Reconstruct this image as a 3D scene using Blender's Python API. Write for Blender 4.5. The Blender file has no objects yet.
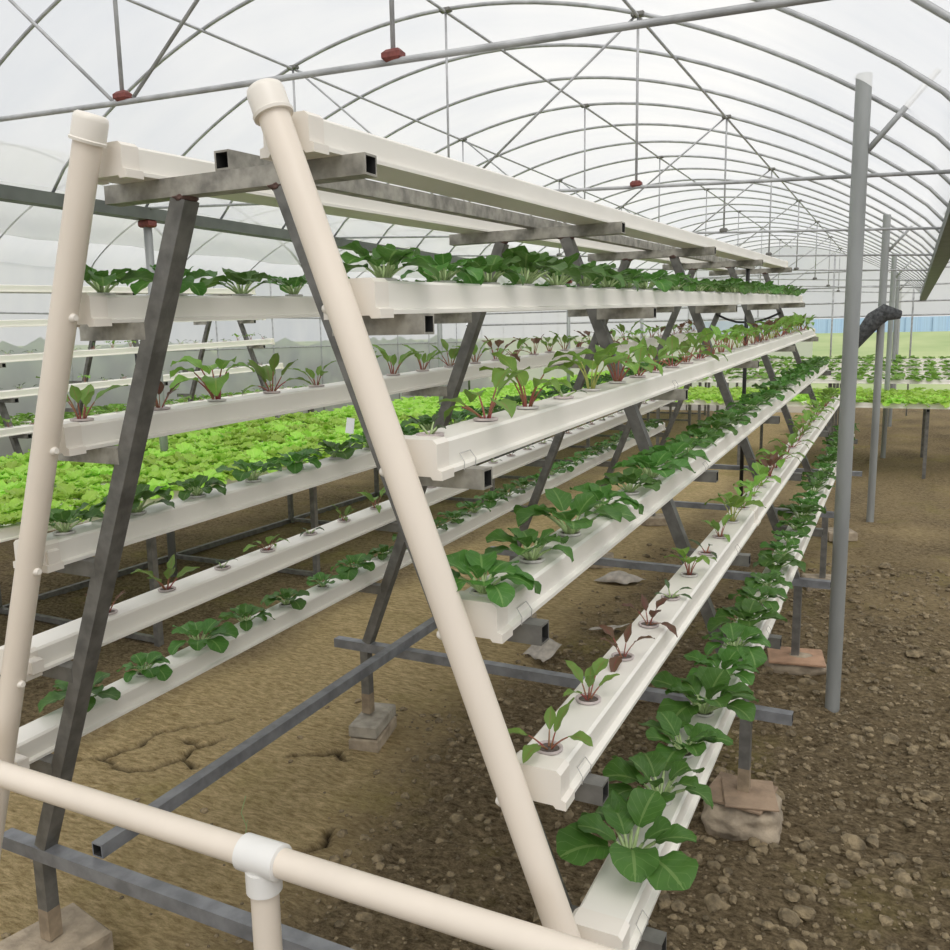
import bpy, bmesh, math, random
from mathutils import Vector, Matrix, noise

# ------------------------------------------------------------------ camera, sky, exposure
SC = bpy.context.scene
COL = SC.collection
F_PX, YAW, PITCH, ROLL = 864.57, 0.46334, 0.15894, -0.017649
CAM = Vector((1.17275, 0.0, 1.48708))
_fw = Vector((-math.sin(YAW)*math.cos(PITCH), math.cos(YAW)*math.cos(PITCH), -math.sin(PITCH)))
_rt = Vector((math.cos(YAW), math.sin(YAW), 0))
_up = _rt.cross(_fw)
_r2 = _rt*math.cos(ROLL) + _up*math.sin(ROLL)
_u2 = _up*math.cos(ROLL) - _rt*math.sin(ROLL)
cd = bpy.data.cameras.new('camera')
cd.sensor_width = 36.0
cd.lens = F_PX/950*36.0
cd.clip_start = 0.05
cd.clip_end = 400
cam = bpy.data.objects.new('camera', cd)
COL.objects.link(cam)
cam.matrix_world = Matrix(((_r2.x, _u2.x, -_fw.x, CAM.x), (_r2.y, _u2.y, -_fw.y, CAM.y),
                           (_r2.z, _u2.z, -_fw.z, CAM.z), (0, 0, 0, 1)))
SC.camera = cam

SKY_STRENGTH = 1.24
w = bpy.data.worlds.new('overcast_sky')
SC.world = w
w.use_nodes = True
nt = w.node_tree
nt.nodes.clear()
o_ = nt.nodes.new('ShaderNodeOutputWorld')
bg = nt.nodes.new('ShaderNodeBackground')
tc = nt.nodes.new('ShaderNodeTexCoord')
nz = nt.nodes.new('ShaderNodeTexNoise')
nz.inputs['Scale'].default_value = 2.6
nz.inputs['Detail'].default_value = 4
cr = nt.nodes.new('ShaderNodeValToRGB')
cr.color_ramp.elements[0].position = 0.40
cr.color_ramp.elements[0].color = (0.76, 0.785, 0.83, 1)
cr.color_ramp.elements[1].position = 0.58
cr.color_ramp.elements[1].color = (0.985, 0.98, 0.97, 1)
nt.links.new(tc.outputs['Generated'], nz.inputs['Vector'])
nt.links.new(nz.outputs['Fac'], cr.inputs['Fac'])
nt.links.new(cr.outputs['Color'], bg.inputs['Color'])
bg.inputs['Strength'].default_value = SKY_STRENGTH
nt.links.new(bg.outputs['Background'], o_.inputs['Surface'])

sd = bpy.data.lights.new('veiled_sun', 'SUN')
sd.energy = 3.5
sd.angle = math.radians(40)
sd.color = (1.0, 0.96, 0.90)
so = bpy.data.objects.new('veiled_sun', sd)
COL.objects.link(so)
so.rotation_euler = (math.radians(28), math.radians(22), 0)

SC.view_settings.view_transform = 'Standard'
SC.view_settings.look = 'None'
SC.view_settings.gamma = 1
SC.view_settings.exposure = -0.42
SC.cycles.use_denoising = True
SC.cycles.transparent_max_bounces = 24
SC.cycles.max_bounces = 10
SC.cycles.diffuse_bounces = 5
SC.cycles.transmission_bounces = 8

# ------------------------------------------------------------------ measures
SL = 0.0291                      # fall of the channels towards the near end
Y1, STEP, YE, YEND = 1.329, 1.5, 1.226, 7.55
FRY = [Y1 + STEP*i for i in range(5)]
CX = [0.2715, 0.3896, 0.4982, 0.6029, 0.7127, 0.8184]
CZ = [1.7645, 1.4896, 1.2245, 0.9607, 0.6919, 0.4291]
CW, CH = 0.110, 0.0564
GZ = -0.16
ORD = ['first', 'second', 'third', 'fourth', 'fifth', 'sixth', 'seventh', 'eighth', 'ninth', 'tenth', 'eleventh', 'twelfth',
       'thirteenth', 'fourteenth', 'fifteenth', 'sixteenth', 'seventeenth', 'eighteenth', 'nineteenth']
TENS = {2: 'twent', 3: 'thirt', 4: 'fort', 5: 'fift', 6: 'sixt', 7: 'sevent', 8: 'eight', 9: 'ninet'}


def nth(n):                      # 1 -> first
    if n <= 19:
        return ORD[n-1]
    t, u = divmod(n, 10)
    return TENS[t] + ('ieth' if u == 0 else 'y-' + ORD[u-1])


def in_frame(p, m=30):
    d = Vector(p) - CAM
    z = d.dot(_fw)
    if z < 0.1:
        return False
    x, y = 475 + F_PX*d.dot(_r2)/z, 475 - F_PX*d.dot(_u2)/z
    return -m < x < 950 + m and -m < y < 950 + m


# ------------------------------------------------------------------ materials
def mat(name, col, rough=0.5, metal=0.0, var=0.12, scale=8.0, bump=0.0, bscale=60, col2=None, coord='Object', spec=0.5, stretch=None):
    m = bpy.data.materials.new(name)
    m.use_nodes = True
    t = m.node_tree
    b = t.nodes['Principled BSDF']
    b.inputs['Roughness'].default_value = rough
    b.inputs['Metallic'].default_value = metal
    b.inputs['Specular IOR Level'].default_value = spec
    c = t.nodes.new('ShaderNodeTexCoord')
    n = t.nodes.new('ShaderNodeTexNoise')
    n.inputs['Scale'].default_value = scale
    n.inputs['Detail'].default_value = 5
    r = t.nodes.new('ShaderNodeValToRGB')
    c2 = col2 or tuple(x*(1-var) for x in col)
    r.color_ramp.elements[0].position = 0.35
    r.color_ramp.elements[0].color = (*c2, 1)
    r.color_ramp.elements[1].position = 0.65
    r.color_ramp.elements[1].color = (*col, 1)
    src = c.outputs[coord]
    if stretch:
        mp = t.nodes.new('ShaderNodeMapping')
        mp.inputs['Scale'].default_value = stretch
        t.links.new(src, mp.inputs['Vector'])
        src = mp.outputs['Vector']
    t.links.new(src, n.inputs['Vector'])
    t.links.new(n.outputs['Fac'], r.inputs['Fac'])
    t.links.new(r.outputs['Color'], b.inputs['Base Color'])
    if bump:
        n2 = t.nodes.new('ShaderNodeTexNoise')
        n2.inputs['Scale'].default_value = bscale
        n2.inputs['Detail'].default_value = 6
        bp = t.nodes.new('ShaderNodeBump')
        bp.inputs['Strength'].default_value = bump
        bp.inputs['Distance'].default_value = 0.01
        t.links.new(c.outputs[coord], n2.inputs['Vector'])
        t.links.new(n2.outputs['Fac'], bp.inputs['Height'])
        t.links.new(bp.outputs['Normal'], b.inputs['Normal'])
    return m


def leaf_mat(name, col, vein, edge, trans=0.35, rough=0.42):
    m = bpy.data.materials.new(name)
    m.use_nodes = True
    t = m.node_tree
    b = t.nodes['Principled BSDF']
    b.inputs['Roughness'].default_value = rough
    b.inputs['Specular IOR Level'].default_value = 0.35
    out = t.nodes['Material Output']
    uv = t.nodes.new('ShaderNodeUVMap')
    sx = t.nodes.new('ShaderNodeSeparateXYZ')
    t.links.new(uv.outputs['UV'], sx.inputs[0])

    def mth(op, a, bb=None):
        q = t.nodes.new('ShaderNodeMath')
        q.operation = op
        for i, v in enumerate((a, bb)):
            if v is None:
                continue
            if isinstance(v, (int, float)):
                q.inputs[i].default_value = v
            else:
                t.links.new(v, q.inputs[i])
        return q.outputs[0]
    u = mth('ABSOLUTE', mth('SUBTRACT', sx.outputs['X'], 0.5))        # 0 at the midrib, .5 at the edge
    mid = mth('LESS_THAN', u, 0.035)
    ph = mth('SUBTRACT', mth('MULTIPLY', sx.outputs['Y'], 5.0), mth('MULTIPLY', u, 4.0))
    side = mth('LESS_THAN', mth('FRACT', ph), 0.09)
    vn = mth('MAXIMUM', mid, mth('MULTIPLY', side, 0.45))
    nzz = t.nodes.new('ShaderNodeTexNoise')
    nzz.inputs['Scale'].default_value = 45
    oc = t.nodes.new('ShaderNodeTexCoord')
    t.links.new(oc.outputs['Object'], nzz.inputs['Vector'])
    mx = t.nodes.new('ShaderNodeMix')
    mx.data_type = 'RGBA'
    mx.inputs['A'].default_value = (*col, 1)
    mx.inputs['B'].default_value = (*edge, 1)
    t.links.new(nzz.outputs['Fac'], mx.inputs['Factor'])
    mv = t.nodes.new('ShaderNodeMix')
    mv.data_type = 'RGBA'
    t.links.new(mx.outputs['Result'], mv.inputs['A'])
    mv.inputs['B'].default_value = (*vein, 1)
    t.links.new(mth('MULTIPLY', vn, 0.5), mv.inputs['Factor'])
    oi = t.nodes.new('ShaderNodeObjectInfo')
    hs = t.nodes.new('ShaderNodeHueSaturation')
    t.links.new(mth('ADD', mth('MULTIPLY', oi.outputs['Random'], 0.5), 0.78), hs.inputs['Value'])
    t.links.new(mth('ADD', mth('MULTIPLY', oi.outputs['Random'], 0.02), 0.49), hs.inputs['Hue'])
    t.links.new(mv.outputs['Result'], hs.inputs['Color'])
    t.links.new(hs.outputs['Color'], b.inputs['Base Color'])
    tr = t.nodes.new('ShaderNodeBsdfTranslucent')
    t.links.new(hs.outputs['Color'], tr.inputs['Color'])
    ms = t.nodes.new('ShaderNodeMixShader')
    ms.inputs[0].default_value = trans
    t.links.new(b.outputs[0], ms.inputs[1])
    t.links.new(tr.outputs[0], ms.inputs[2])
    t.links.new(ms.outputs[0], out.inputs['Surface'])
    return m


def film_mat(name, clear, tint=(0.90, 0.90, 0.89)):
    m = bpy.data.materials.new(name)
    m.use_nodes = True
    t = m.node_tree
    t.nodes.clear()
    out = t.nodes.new('ShaderNodeOutputMaterial')
    tp = t.nodes.new('ShaderNodeBsdfTransparent')
    tp.inputs[0].default_value = (0.97, 0.97, 0.98, 1)
    tl = t.nodes.new('ShaderNodeBsdfTranslucent')
    df = t.nodes.new('ShaderNodeBsdfDiffuse')
    c = t.nodes.new('ShaderNodeTexCoord')
    n = t.nodes.new('ShaderNodeTexNoise')
    n.inputs['Scale'].default_value = 0.8
    n.inputs['Detail'].default_value = 6
    mp = t.nodes.new('ShaderNodeMapping')
    mp.inputs['Scale'].default_value = (1.0, 2.5, 1.0)
    r = t.nodes.new('ShaderNodeValToRGB')
    r.color_ramp.elements[0].position = 0.3
    r.color_ramp.elements[0].color = (tint[0]*.86, tint[1]*.88, tint[2]*.92, 1)
    r.color_ramp.elements[1].position = 0.65
    r.color_ramp.elements[1].color = (*tint, 1)
    t.links.new(c.outputs['Object'], mp.inputs['Vector'])
    t.links.new(mp.outputs['Vector'], n.inputs['Vector'])
    t.links.new(n.outputs['Fac'], r.inputs['Fac'])
    t.links.new(r.outputs['Color'], tl.inputs[0])
    t.links.new(r.outputs['Color'], df.inputs[0])
    m1 = t.nodes.new('ShaderNodeMixShader')
    m1.inputs[0].default_value = 0.25
    t.links.new(tl.outputs[0], m1.inputs[1])
    t.links.new(df.outputs[0], m1.inputs[2])
    m2 = t.nodes.new('ShaderNodeMixShader')
    m2.inputs[0].default_value = 1 - clear
    t.links.new(tp.outputs[0], m2.inputs[1])
    t.links.new(m1.outputs[0], m2.inputs[2])
    t.links.new(m2.outputs[0], out.inputs['Surface'])
    return m


def soil_mat():
    m = bpy.data.materials.new('bare_soil')
    m.use_nodes = True
    t = m.node_tree
    b = t.nodes['Principled BSDF']
    b.inputs['Roughness'].default_value = 0.95
    b.inputs['Specular IOR Level'].default_value = 0.15
    c = t.nodes.new('ShaderNodeTexCoord')

    def nse(scale, detail=6, st=(1, 1, 1), rough=0.6):
        mp = t.nodes.new('ShaderNodeMapping')
        mp.inputs['Scale'].default_value = st
        t.links.new(c.outputs['Object'], mp.inputs['Vector'])
        n = t.nodes.new('ShaderNodeTexNoise')
        n.inputs['Scale'].default_value = scale
        n.inputs['Detail'].default_value = detail
        n.inputs['Roughness'].default_value = rough
        t.links.new(mp.outputs[0], n.inputs['Vector'])
        return n.outputs['Fac']

    def ramp(src, p0, c0, p1, c1):
        r = t.nodes.new('ShaderNodeValToRGB')
        r.color_ramp.elements[0].position = p0
        r.color_ramp.elements[0].color = (*c0, 1)
        r.color_ramp.elements[1].position = p1
        r.color_ramp.elements[1].color = (*c1, 1)
        t.links.new(src, r.inputs['Fac'])
        return r.outputs['Color']

    def mix(f, a, bb):
        q = t.nodes.new('ShaderNodeMix')
        q.data_type = 'RGBA'
        t.links.new(f, q.inputs['Factor'])
        t.links.new(a, q.inputs['A'])
        t.links.new(bb, q.inputs['B'])
        return q.outputs['Result']
    dry = ramp(nse(20, 8, (1.0, 3.2, 1), .75), 0.35, (0.33, 0.235, 0.10), 0.64, (0.80, 0.63, 0.35))
    damp = ramp(nse(34, 8, (1,1.5,1), .75), 0.35, (0.07, 0.048, 0.024), 0.68, (0.43, 0.335, 0.20))
    moss = ramp(nse(30, 6), 0.35, (0.20, 0.165, 0.05), 0.7, (0.52, 0.44, 0.17))
    # the trodden path under the frame is dry and pale, the dug strip beside it dark and crumbly
    at = t.nodes.new('ShaderNodeAttribute')
    at.attribute_name = 'dry'
    atm = t.nodes.new('ShaderNodeAttribute')
    atm.attribute_name = 'crack'
    base = mix(at.outputs['Fac'], damp, dry)
    mk = ramp(nse(1.6, 5), 0.55, (0, 0, 0), 0.75, (0.75, 0.75, 0.75))
    base = mix(mk, base, moss)
    dk = t.nodes.new('ShaderNodeRGB')
    dk.outputs[0].default_value = (0.055, 0.04, 0.025, 1)
    base = mix(atm.outputs['Fac'], base, dk.outputs[0])
    t.links.new(base, b.inputs['Base Color'])
    bp = t.nodes.new('ShaderNodeBump')
    bp.inputs['Strength'].default_value = 1.0
    bp.inputs['Distance'].default_value = 0.045
    t.links.new(nse(38, 8, (1, 1.8, 1), 0.7), bp.inputs['Height'])
    t.links.new(bp.outputs['Normal'], b.inputs['Normal'])
    return m


M = {}
M['channel'] = mat('white_pvc_channel', (0.89, 0.86, 0.79), 0.38, var=0.06, scale=3)
M['cap'] = mat('ivory_pvc_cap', (0.87, 0.82, 0.74), 0.35, var=0.05, scale=5)
M['pipe'] = mat('cream_pvc_pipe', (0.86, 0.77, 0.66), 0.36, var=0.07, scale=7, stretch=(1, 1, .4))
M['coupling'] = mat('white_pvc_coupling', (0.88, 0.87, 0.84), 0.3, var=0.04)
M['steel'] = mat('galvanised_steel_backlit', (0.215, 0.21, 0.195), 0.5, metal=0.35, var=0.4, scale=22, bump=0.15)  # mottled galvanised tube, with the legs' backlit shade put into the colour
M['steel_top'] = mat('galvanised_steel_lit', (0.42, 0.40, 0.35), 0.55, metal=0.3, var=0.5, scale=26, bump=0.15)  # same galvanised tube in its lit tone, lacking the legs' painted shade
M['steel_rail'] = mat('blue_grey_steel_tube', (0.30, 0.31, 0.33), 0.5, metal=0.35, var=0.35, scale=18, bump=0.15)
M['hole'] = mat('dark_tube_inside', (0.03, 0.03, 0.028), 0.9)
M['rust'] = mat('rusty_weld', (0.15, 0.085, 0.07), 0.8, var=0.5, scale=70, bump=0.5)
M['galv'] = mat('galvanised_hoop_pipe', (0.50, 0.51, 0.52), 0.5, metal=0.2, var=0.3, scale=14)
M['post'] = mat('grey_galvanised_post', (0.36, 0.375, 0.37), 0.5, metal=0.3, var=0.25, scale=9, stretch=(1, 1, .2))
M['gutter'] = mat('grey_green_gutter', (0.15, 0.165, 0.15), 0.55, metal=0.2, var=0.25, scale=6)
M['redsocket'] = mat('red_oxide_joint', (0.24, 0.06, 0.05), 0.6, var=0.4, scale=60)
M['concrete'] = mat('weathered_concrete', (0.46, 0.38, 0.28), 0.9, var=0.4, scale=18, bump=0.6)
M['brick'] = mat('pale_brick', (0.46, 0.42, 0.35), 0.9, var=0.35, scale=22, bump=0.6)
M['tile'] = mat('clay_slab', (0.40, 0.29, 0.20), 0.85, var=0.35, scale=14, bump=0.4)
M['tile2'] = mat('orange_clay_slab', (0.50, 0.31, 0.20), 0.85, var=0.3, scale=14, bump=0.4)
M['mudpost'] = mat('mud_splashed_steel', (0.36, 0.28, 0.19), 0.8, var=0.35, scale=24, bump=0.3)
M['black'] = mat('black_poly_pipe', (0.018, 0.018, 0.018), 0.5)
M['wire'] = mat('clip_wire', (0.55, 0.54, 0.52), 0.4, metal=0.2)
M['net'] = mat('grey_shade_net', (0.12, 0.125, 0.13), 0.95, var=0.6, scale=40, bump=0.8)
M['cup'] = mat('white_net_cup', (0.72, 0.69, 0.66), 0.5, var=0.2, scale=40)
M['pinkcup'] = mat('stained_net_cup', (0.62, 0.54, 0.52), 0.5, var=0.3, scale=60)
M['sponge'] = mat('damp_sponge', (0.16, 0.13, 0.11), 0.95, var=0.5, scale=90, bump=0.5)
M['pak'] = leaf_mat('pak_choi_leaf', (0.055, 0.155, 0.026), (0.28, 0.42, 0.14), (0.105, 0.24, 0.045))
M['pakstem'] = mat('pale_green_stalk', (0.42, 0.55, 0.25), 0.45, var=0.2, scale=60)
M['beet'] = leaf_mat('beet_leaf', (0.14, 0.27, 0.05), (0.30, 0.16, 0.09), (0.22, 0.36, 0.08))
M['beetdark'] = leaf_mat('bronze_beet_leaf', (0.13, 0.10, 0.055), (0.28, 0.04, 0.06), (0.18, 0.085, 0.06))
M['beetstem'] = mat('crimson_stalk', (0.33, 0.045, 0.06), 0.45, scale=45, col2=(0.26, 0.15, 0.06))
M['chard'] = leaf_mat('chard_leaf', (0.16, 0.34, 0.05), (0.40, 0.50, 0.12), (0.25, 0.44, 0.08))
M['chardstem'] = mat('yellow_green_stalk', (0.45, 0.48, 0.12), 0.45, var=0.35, scale=60)
M['lettuce'] = leaf_mat('lettuce_leaf', (0.34, 0.60, 0.07), (0.58, 0.76, 0.22), (0.50, 0.74, 0.14), trans=0.4)
M['seedling'] = leaf_mat('seedling_leaf', (0.06, 0.11, 0.05), (0.2, 0.25, 0.12), (0.09, 0.13, 0.06))
M['soil'] = soil_mat()
M['clod'] = mat('soil_clod', (0.30, 0.235, 0.14), 0.95, var=0.6, scale=30, bump=0.8, bscale=90)
M['grass'] = mat('field_grass', (0.36, 0.42, 0.20), 0.9, var=0.4, scale=0.6, coord='Object', col2=(0.27, 0.35, 0.15))
M['hedge'] = mat('outside_hedge', (0.16, 0.22, 0.11), 0.9, var=0.5, scale=3)
M['paper'] = mat('dirty_plastic_scrap', (0.55, 0.50, 0.44), 0.6, var=0.35, scale=25)
M['tag'] = mat('white_tag', (0.85, 0.86, 0.88), 0.5, var=0.03)
M['bluefence'] = mat('pale_blue_sheeting', (0.42, 0.58, 0.80), 0.6, var=0.2, scale=2, stretch=(14, 1, 0.1))
M['film'] = film_mat('milky_greenhouse_film', 0.46)
M['wallfilm'] = film_mat('side_wall_film', 0.40)
M['clearfilm'] = film_mat('clear_side_film', 0.36)


# ------------------------------------------------------------------ mesh helpers
class MB:
    def __init__(s):
        s.v, s.f, s.mi, s.uv = [], [], [], {}

    def add(s, vs, fs, mi=0, uvs=None):
        b = len(s.v)
        s.v += [Vector(v) for v in vs]
        for i, f in enumerate(fs):
            if uvs:
                s.uv[len(s.f)] = [uvs[j] for j in f]
            s.f.append(tuple(b + j for j in f))
            s.mi.append(mi)
        return s

    def box(s, c, size, rz=0, mi=0, bev=0.0):
        cx, cy, cz = c
        hx, hy, hz = (q/2 for q in size)
        ca, sa = math.cos(rz), math.sin(rz)
        if bev <= 0:
            loops = [(-hz, 0), (hz, 0)]
        else:
            loops = [(-hz, bev), (-hz+bev, 0), (hz-bev, 0), (hz, bev)]
        vs = []
        for z, i in loops:
            for x, y in ((-hx+i, -hy+i), (hx-i, -hy+i), (hx-i, hy-i), (-hx+i, hy-i)):
                vs.append((cx + x*ca - y*sa, cy + x*sa + y*ca, cz + z))
        fs = [(3, 2, 1, 0)]
        n = len(loops)
        for k in range(n-1):
            for j in range(4):
                a, b = k*4+j, k*4+(j+1) % 4
                fs.append((a, b, b+4, a+4))
        fs.append(tuple(range((n-1)*4, n*4)))
        return s.add(vs, fs, mi)

    def frame(s, p0, p1, hint=(0, 0, 1)):
        p0, p1 = Vector(p0), Vector(p1)
        d = (p1 - p0).normalized()
        h = Vector(hint)
        if abs(d.dot(h)) > 0.98:
            h = Vector((0, 1, 0))
        a = d.cross(h).normalized()
        return p0, p1, d, a, a.cross(d)

    def beam(s, p0, p1, wd=0.038, ht=0.036, hint=(0, 0, 1), mi=0, hole=1):
        """hollow square tube, open at both ends"""
        p0, p1, d, a, b = s.frame(p0, p1, hint)
        t = 0.004
        vs, fs, ms = [], [], []

        def ring(p, i):
            return [p + a*x*(wd/2-i) + b*y*(ht/2-i) for x, y in ((-1, -1), (1, -1), (1, 1), (-1, 1))]
        dep = min(0.05, (p1-p0).length*0.3)
        rings = [ring(p0 + d*dep, t), ring(p0, t), ring(p0, 0), ring(p1, 0), ring(p1, t), ring(p1 - d*dep, t)]
        for r in rings:
            vs += r
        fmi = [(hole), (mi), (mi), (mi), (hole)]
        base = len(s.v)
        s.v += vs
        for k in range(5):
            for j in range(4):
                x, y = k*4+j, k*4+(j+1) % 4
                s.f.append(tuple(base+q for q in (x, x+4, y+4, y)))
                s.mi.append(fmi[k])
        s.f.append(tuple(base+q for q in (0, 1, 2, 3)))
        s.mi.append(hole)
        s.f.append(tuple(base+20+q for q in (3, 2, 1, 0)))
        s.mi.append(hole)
        return s

    def tube(s, pts, r, n=10, mi=0, caps=True):
        pts = [Vector(p) for p in pts]
        rs = r if isinstance(r, (list, tuple)) else [r]*len(pts)
        vs, fs = [], []
        ref = Vector((0.13, 0.21, 0.97))
        d0 = (pts[-1]-pts[0]).normalized() if (pts[-1]-pts[0]).length > 1e-6 else Vector((0, 0, 1))
        if abs(d0.dot(ref)) > 0.9:
            ref = Vector((0.9, 0.4, 0.1)).normalized()
        for i, p in enumerate(pts):
            d = (pts[min(i+1, len(pts)-1)] - pts[max(i-1, 0)]).normalized()
            a = d.cross(ref).normalized()
            b = d.cross(a)
            for j in range(n):
                th = 2*math.pi*j/n
                vs.append(p + (a*math.cos(th) + b*math.sin(th))*rs[i])
        for i in range(len(pts)-1):
            for j in range(n):
                k = (j+1) % n
                fs.append((i*n+j, i*n+k, (i+1)*n+k, (i+1)*n+j))
        if caps:
            fs.append(tuple(range(n))[::-1])
            fs.append(tuple((len(pts)-1)*n + j for j in range(n)))
        return s.add(vs, fs, mi)

    def prism(s, prof, y0, y1, f, mi=0, caps=True):
        """profile (x, z) swept along Y; f maps (x, y, z) to place"""
        n = len(prof)
        vs = [f(x, y0, z) for x, z in prof] + [f(x, y1, z) for x, z in prof]
        fs = [(i, (i+1) % n, n+(i+1) % n, n+i) for i in range(n)]
        if caps:
            fs += [tuple(range(n))[::-1], tuple(range(n, 2*n))]
        return s.add(vs, fs, mi)

    def lump(s, c, r, seed, sq=0.7, sub=1, mi=0, cube=0):
        bm = bmesh.new()
        bmesh.ops.create_icosphere(bm, subdivisions=sub, radius=1)
        rr = random.Random(seed)
        off = Vector((rr.uniform(0, 50), rr.uniform(0, 50), rr.uniform(0, 50)))
        sx, sy = rr.uniform(.75, 1.3), rr.uniform(.75, 1.3)
        vs = []
        for v in bm.verts:
            q = v.co.copy()
            if cube:
                q = q*(cube*(1/(sum(abs(t)**5 for t in q)**.2)) + 1-cube)*.86
            q *= 1 + (.38 if not cube else .16)*noise.noise(v.co*(1.3 if not cube else 2.6) + off)
            vs.append((c[0] + q.x*r*sx, c[1] + q.y*r*sy, c[2] + q.z*r*sq))
        fs = [tuple(v.index for v in f.verts) for f in bm.faces]
        bm.free()
        return s.add(vs, fs, mi)

    def build(s, name, mats, parent=None, smooth=False, origin=None, auto=None):
        me = bpy.data.meshes.new(name)
        lo = [min(v[i] for v in s.v) for i in range(3)]
        hi = [max(v[i] for v in s.v) for i in range(3)]
        o = Vector(origin) if origin is not None else Vector(((lo[0]+hi[0])/2, (lo[1]+hi[1])/2, lo[2]))
        me.from_pydata([tuple(v - o) for v in s.v], [], s.f)
        mats = mats if isinstance(mats, (list, tuple)) else [mats]
        for m in mats:
            me.materials.append(m)
        me.polygons.foreach_set('material_index', [min(i, len(mats)-1) for i in s.mi])
        if s.uv:
            ul = me.uv_layers.new(name='UVMap')
            for p in me.polygons:
                if p.index in s.uv:
                    for li, q in zip(p.loop_indices, s.uv[p.index]):
                        ul.data[li].uv = q
        bm = bmesh.new()
        bm.from_mesh(me)
        bmesh.ops.recalc_face_normals(bm, faces=bm.faces) if not s.uv else None
        bm.to_mesh(me)
        bm.free()
        if smooth:
            me.polygons.foreach_set('use_smooth', [True]*len(me.polygons))
        ob = bpy.data.objects.new(name, me)
        COL.objects.link(ob)
        ob.location = o
        if parent is not None:
            ob.parent = parent
            ob.location = o - world_loc(parent)
        if auto:
            try:
                me.set_sharp_from_angle(angle=math.radians(auto))
            except Exception:
                pass
        return ob


def world_loc(o):
    l = Vector(o.location)
    while o.parent:
        o = o.parent
        l += Vector(o.location)
    return l


def tag(o, label, cat, group=None):
    o['label'] = label
    o['category'] = cat
    if group:
        o['group'] = group
    return o


def thing(name, label, cat, loc, group=None):
    o = bpy.data.objects.new(name, None)
    o.empty_display_size = 0.05
    COL.objects.link(o)
    o.location = loc
    return tag(o, label, cat, group)


def struct(o):
    o['kind'] = 'structure'
    return o


def stuff(o):
    o['kind'] = 'stuff'
    return o


def copy_tree(o, parent=None):
    c = o.copy()
    COL.objects.link(c)
    c.parent = parent
    for ch in o.children:
        copy_tree(ch, c)
    return c


# ------------------------------------------------------------------ ground
def soil_height(x, y):
    dry = dryness(x, y)
    h = 0.02*noise.noise(Vector((x*1.3, y*1.3, 0)))
    h += (0.020 - 0.011*dry)*noise.noise(Vector((x*6, y*9, 3)))
    h += (0.016 - 0.010*dry)*noise.noise(Vector((x*17, y*25, 7)))
    if x > 0.35:
        h += 0.02*noise.noise(Vector((x*3.2, y*3.2, 11)))
    return h - crackness(x, y)*0.03


def dryness(x, y):
    edge = -0.42 + 0.18*noise.noise(Vector((x*1.2, y*1.1, 21))) + 0.1*noise.noise(Vector((x*5, y*5, 9)))
    a = min(1, max(0, (edge - x)/0.35 + .3))
    b = min(1, max(0, (x + 2.05 + .2*noise.noise(Vector((0, y*1.3, 5))))/0.3))
    far = min(1, max(0, (y - 3.6)/2.5))*0.45
    return max(a*b*0.95, far*(0.5 + noise.noise(Vector((x*2, y*2, 2)))))


CRACKS = [[(-1.75, 2.18), (-1.66, 2.26), (-1.60, 2.38), (-1.62, 2.52), (-1.52, 2.60)],
          [(-1.66, 2.26), (-1.50, 2.20), (-1.38, 2.24), (-1.33, 2.36), (-1.36, 2.47), (-1.30, 2.56)],
          [(-1.33, 2.36), (-1.22, 2.33)], [(-1.36, 2.47), (-1.47, 2.50)], [(-1.52, 2.60), (-1.40, 2.72)],
          [(-0.55, 2.0), (-0.47, 2.12), (-0.52, 2.22)], [(-0.95, 2.55), (-0.80, 2.66), (-0.72, 2.62)]]


def crackness(x, y):
    if not (-1.9 < x < -0.3 and 1.9 < y < 2.9):
        return 0
    best = 9
    jx = x + 0.02*noise.noise(Vector((x*14, y*14, 4)))
    jy = y + 0.02*noise.noise(Vector((x*14, y*14, 8)))
    for c in CRACKS:
        for (ax, ay), (bx, by) in zip(c, c[1:]):
            dx, dy = bx-ax, by-ay
            t = max(0, min(1, ((jx-ax)*dx + (jy-ay)*dy)/(dx*dx+dy*dy)))
            best = min(best, math.hypot(jx-ax-t*dx, jy-ay-t*dy))
    return max(0, min(1, 1.5 - best/0.010))


def axis(lo, a, b, hi, fine, coarse):
    r = []
    x = lo
    while x < a:
        r.append(x)
        x += coarse
    x = a
    while x < b:
        r.append(x)
        x += fine
    x = b
    while x <= hi:
        r.append(x)
        x += coarse
    return r


def build_ground():
    xs = axis(-9.0, -2.0, 1.9, 6.5, 0.018, 0.5)
    ys = axis(-3.0, 1.0, 4.2, 4.2, 0.018, 0.5)
    y = 4.2
    while y < 8.5:
        y += 0.05
        ys.append(y)
    while y < 22.3:
        y += 0.5
        ys.append(y)
    vs, fs, dr, ck = [], [], [], []
    for yy in ys:
        for xx in xs:
            vs.append((xx, yy, GZ + soil_height(xx, yy)))
            dr.append(dryness(xx, yy))
            ck.append(crackness(xx, yy))
    nx = len(xs)
    for j in range(len(ys)-1):
        for i in range(nx-1):
            a = j*nx+i
            fs.append((a, a+1, a+nx+1, a+nx))
    me = bpy.data.meshes.new('floor')
    me.from_pydata(vs, [], fs)
    me.materials.append(M['soil'])
    for nme, d in (('dry', dr), ('crack', ck)):
        at = me.attributes.new(nme, 'FLOAT', 'POINT')
        at.data.foreach_set('value', d)
    me.polygons.foreach_set('use_smooth', [True]*len(me.polygons))
    ob = bpy.data.objects.new('floor', me)
    COL.objects.link(ob)
    struct(ob)


build_ground()

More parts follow.
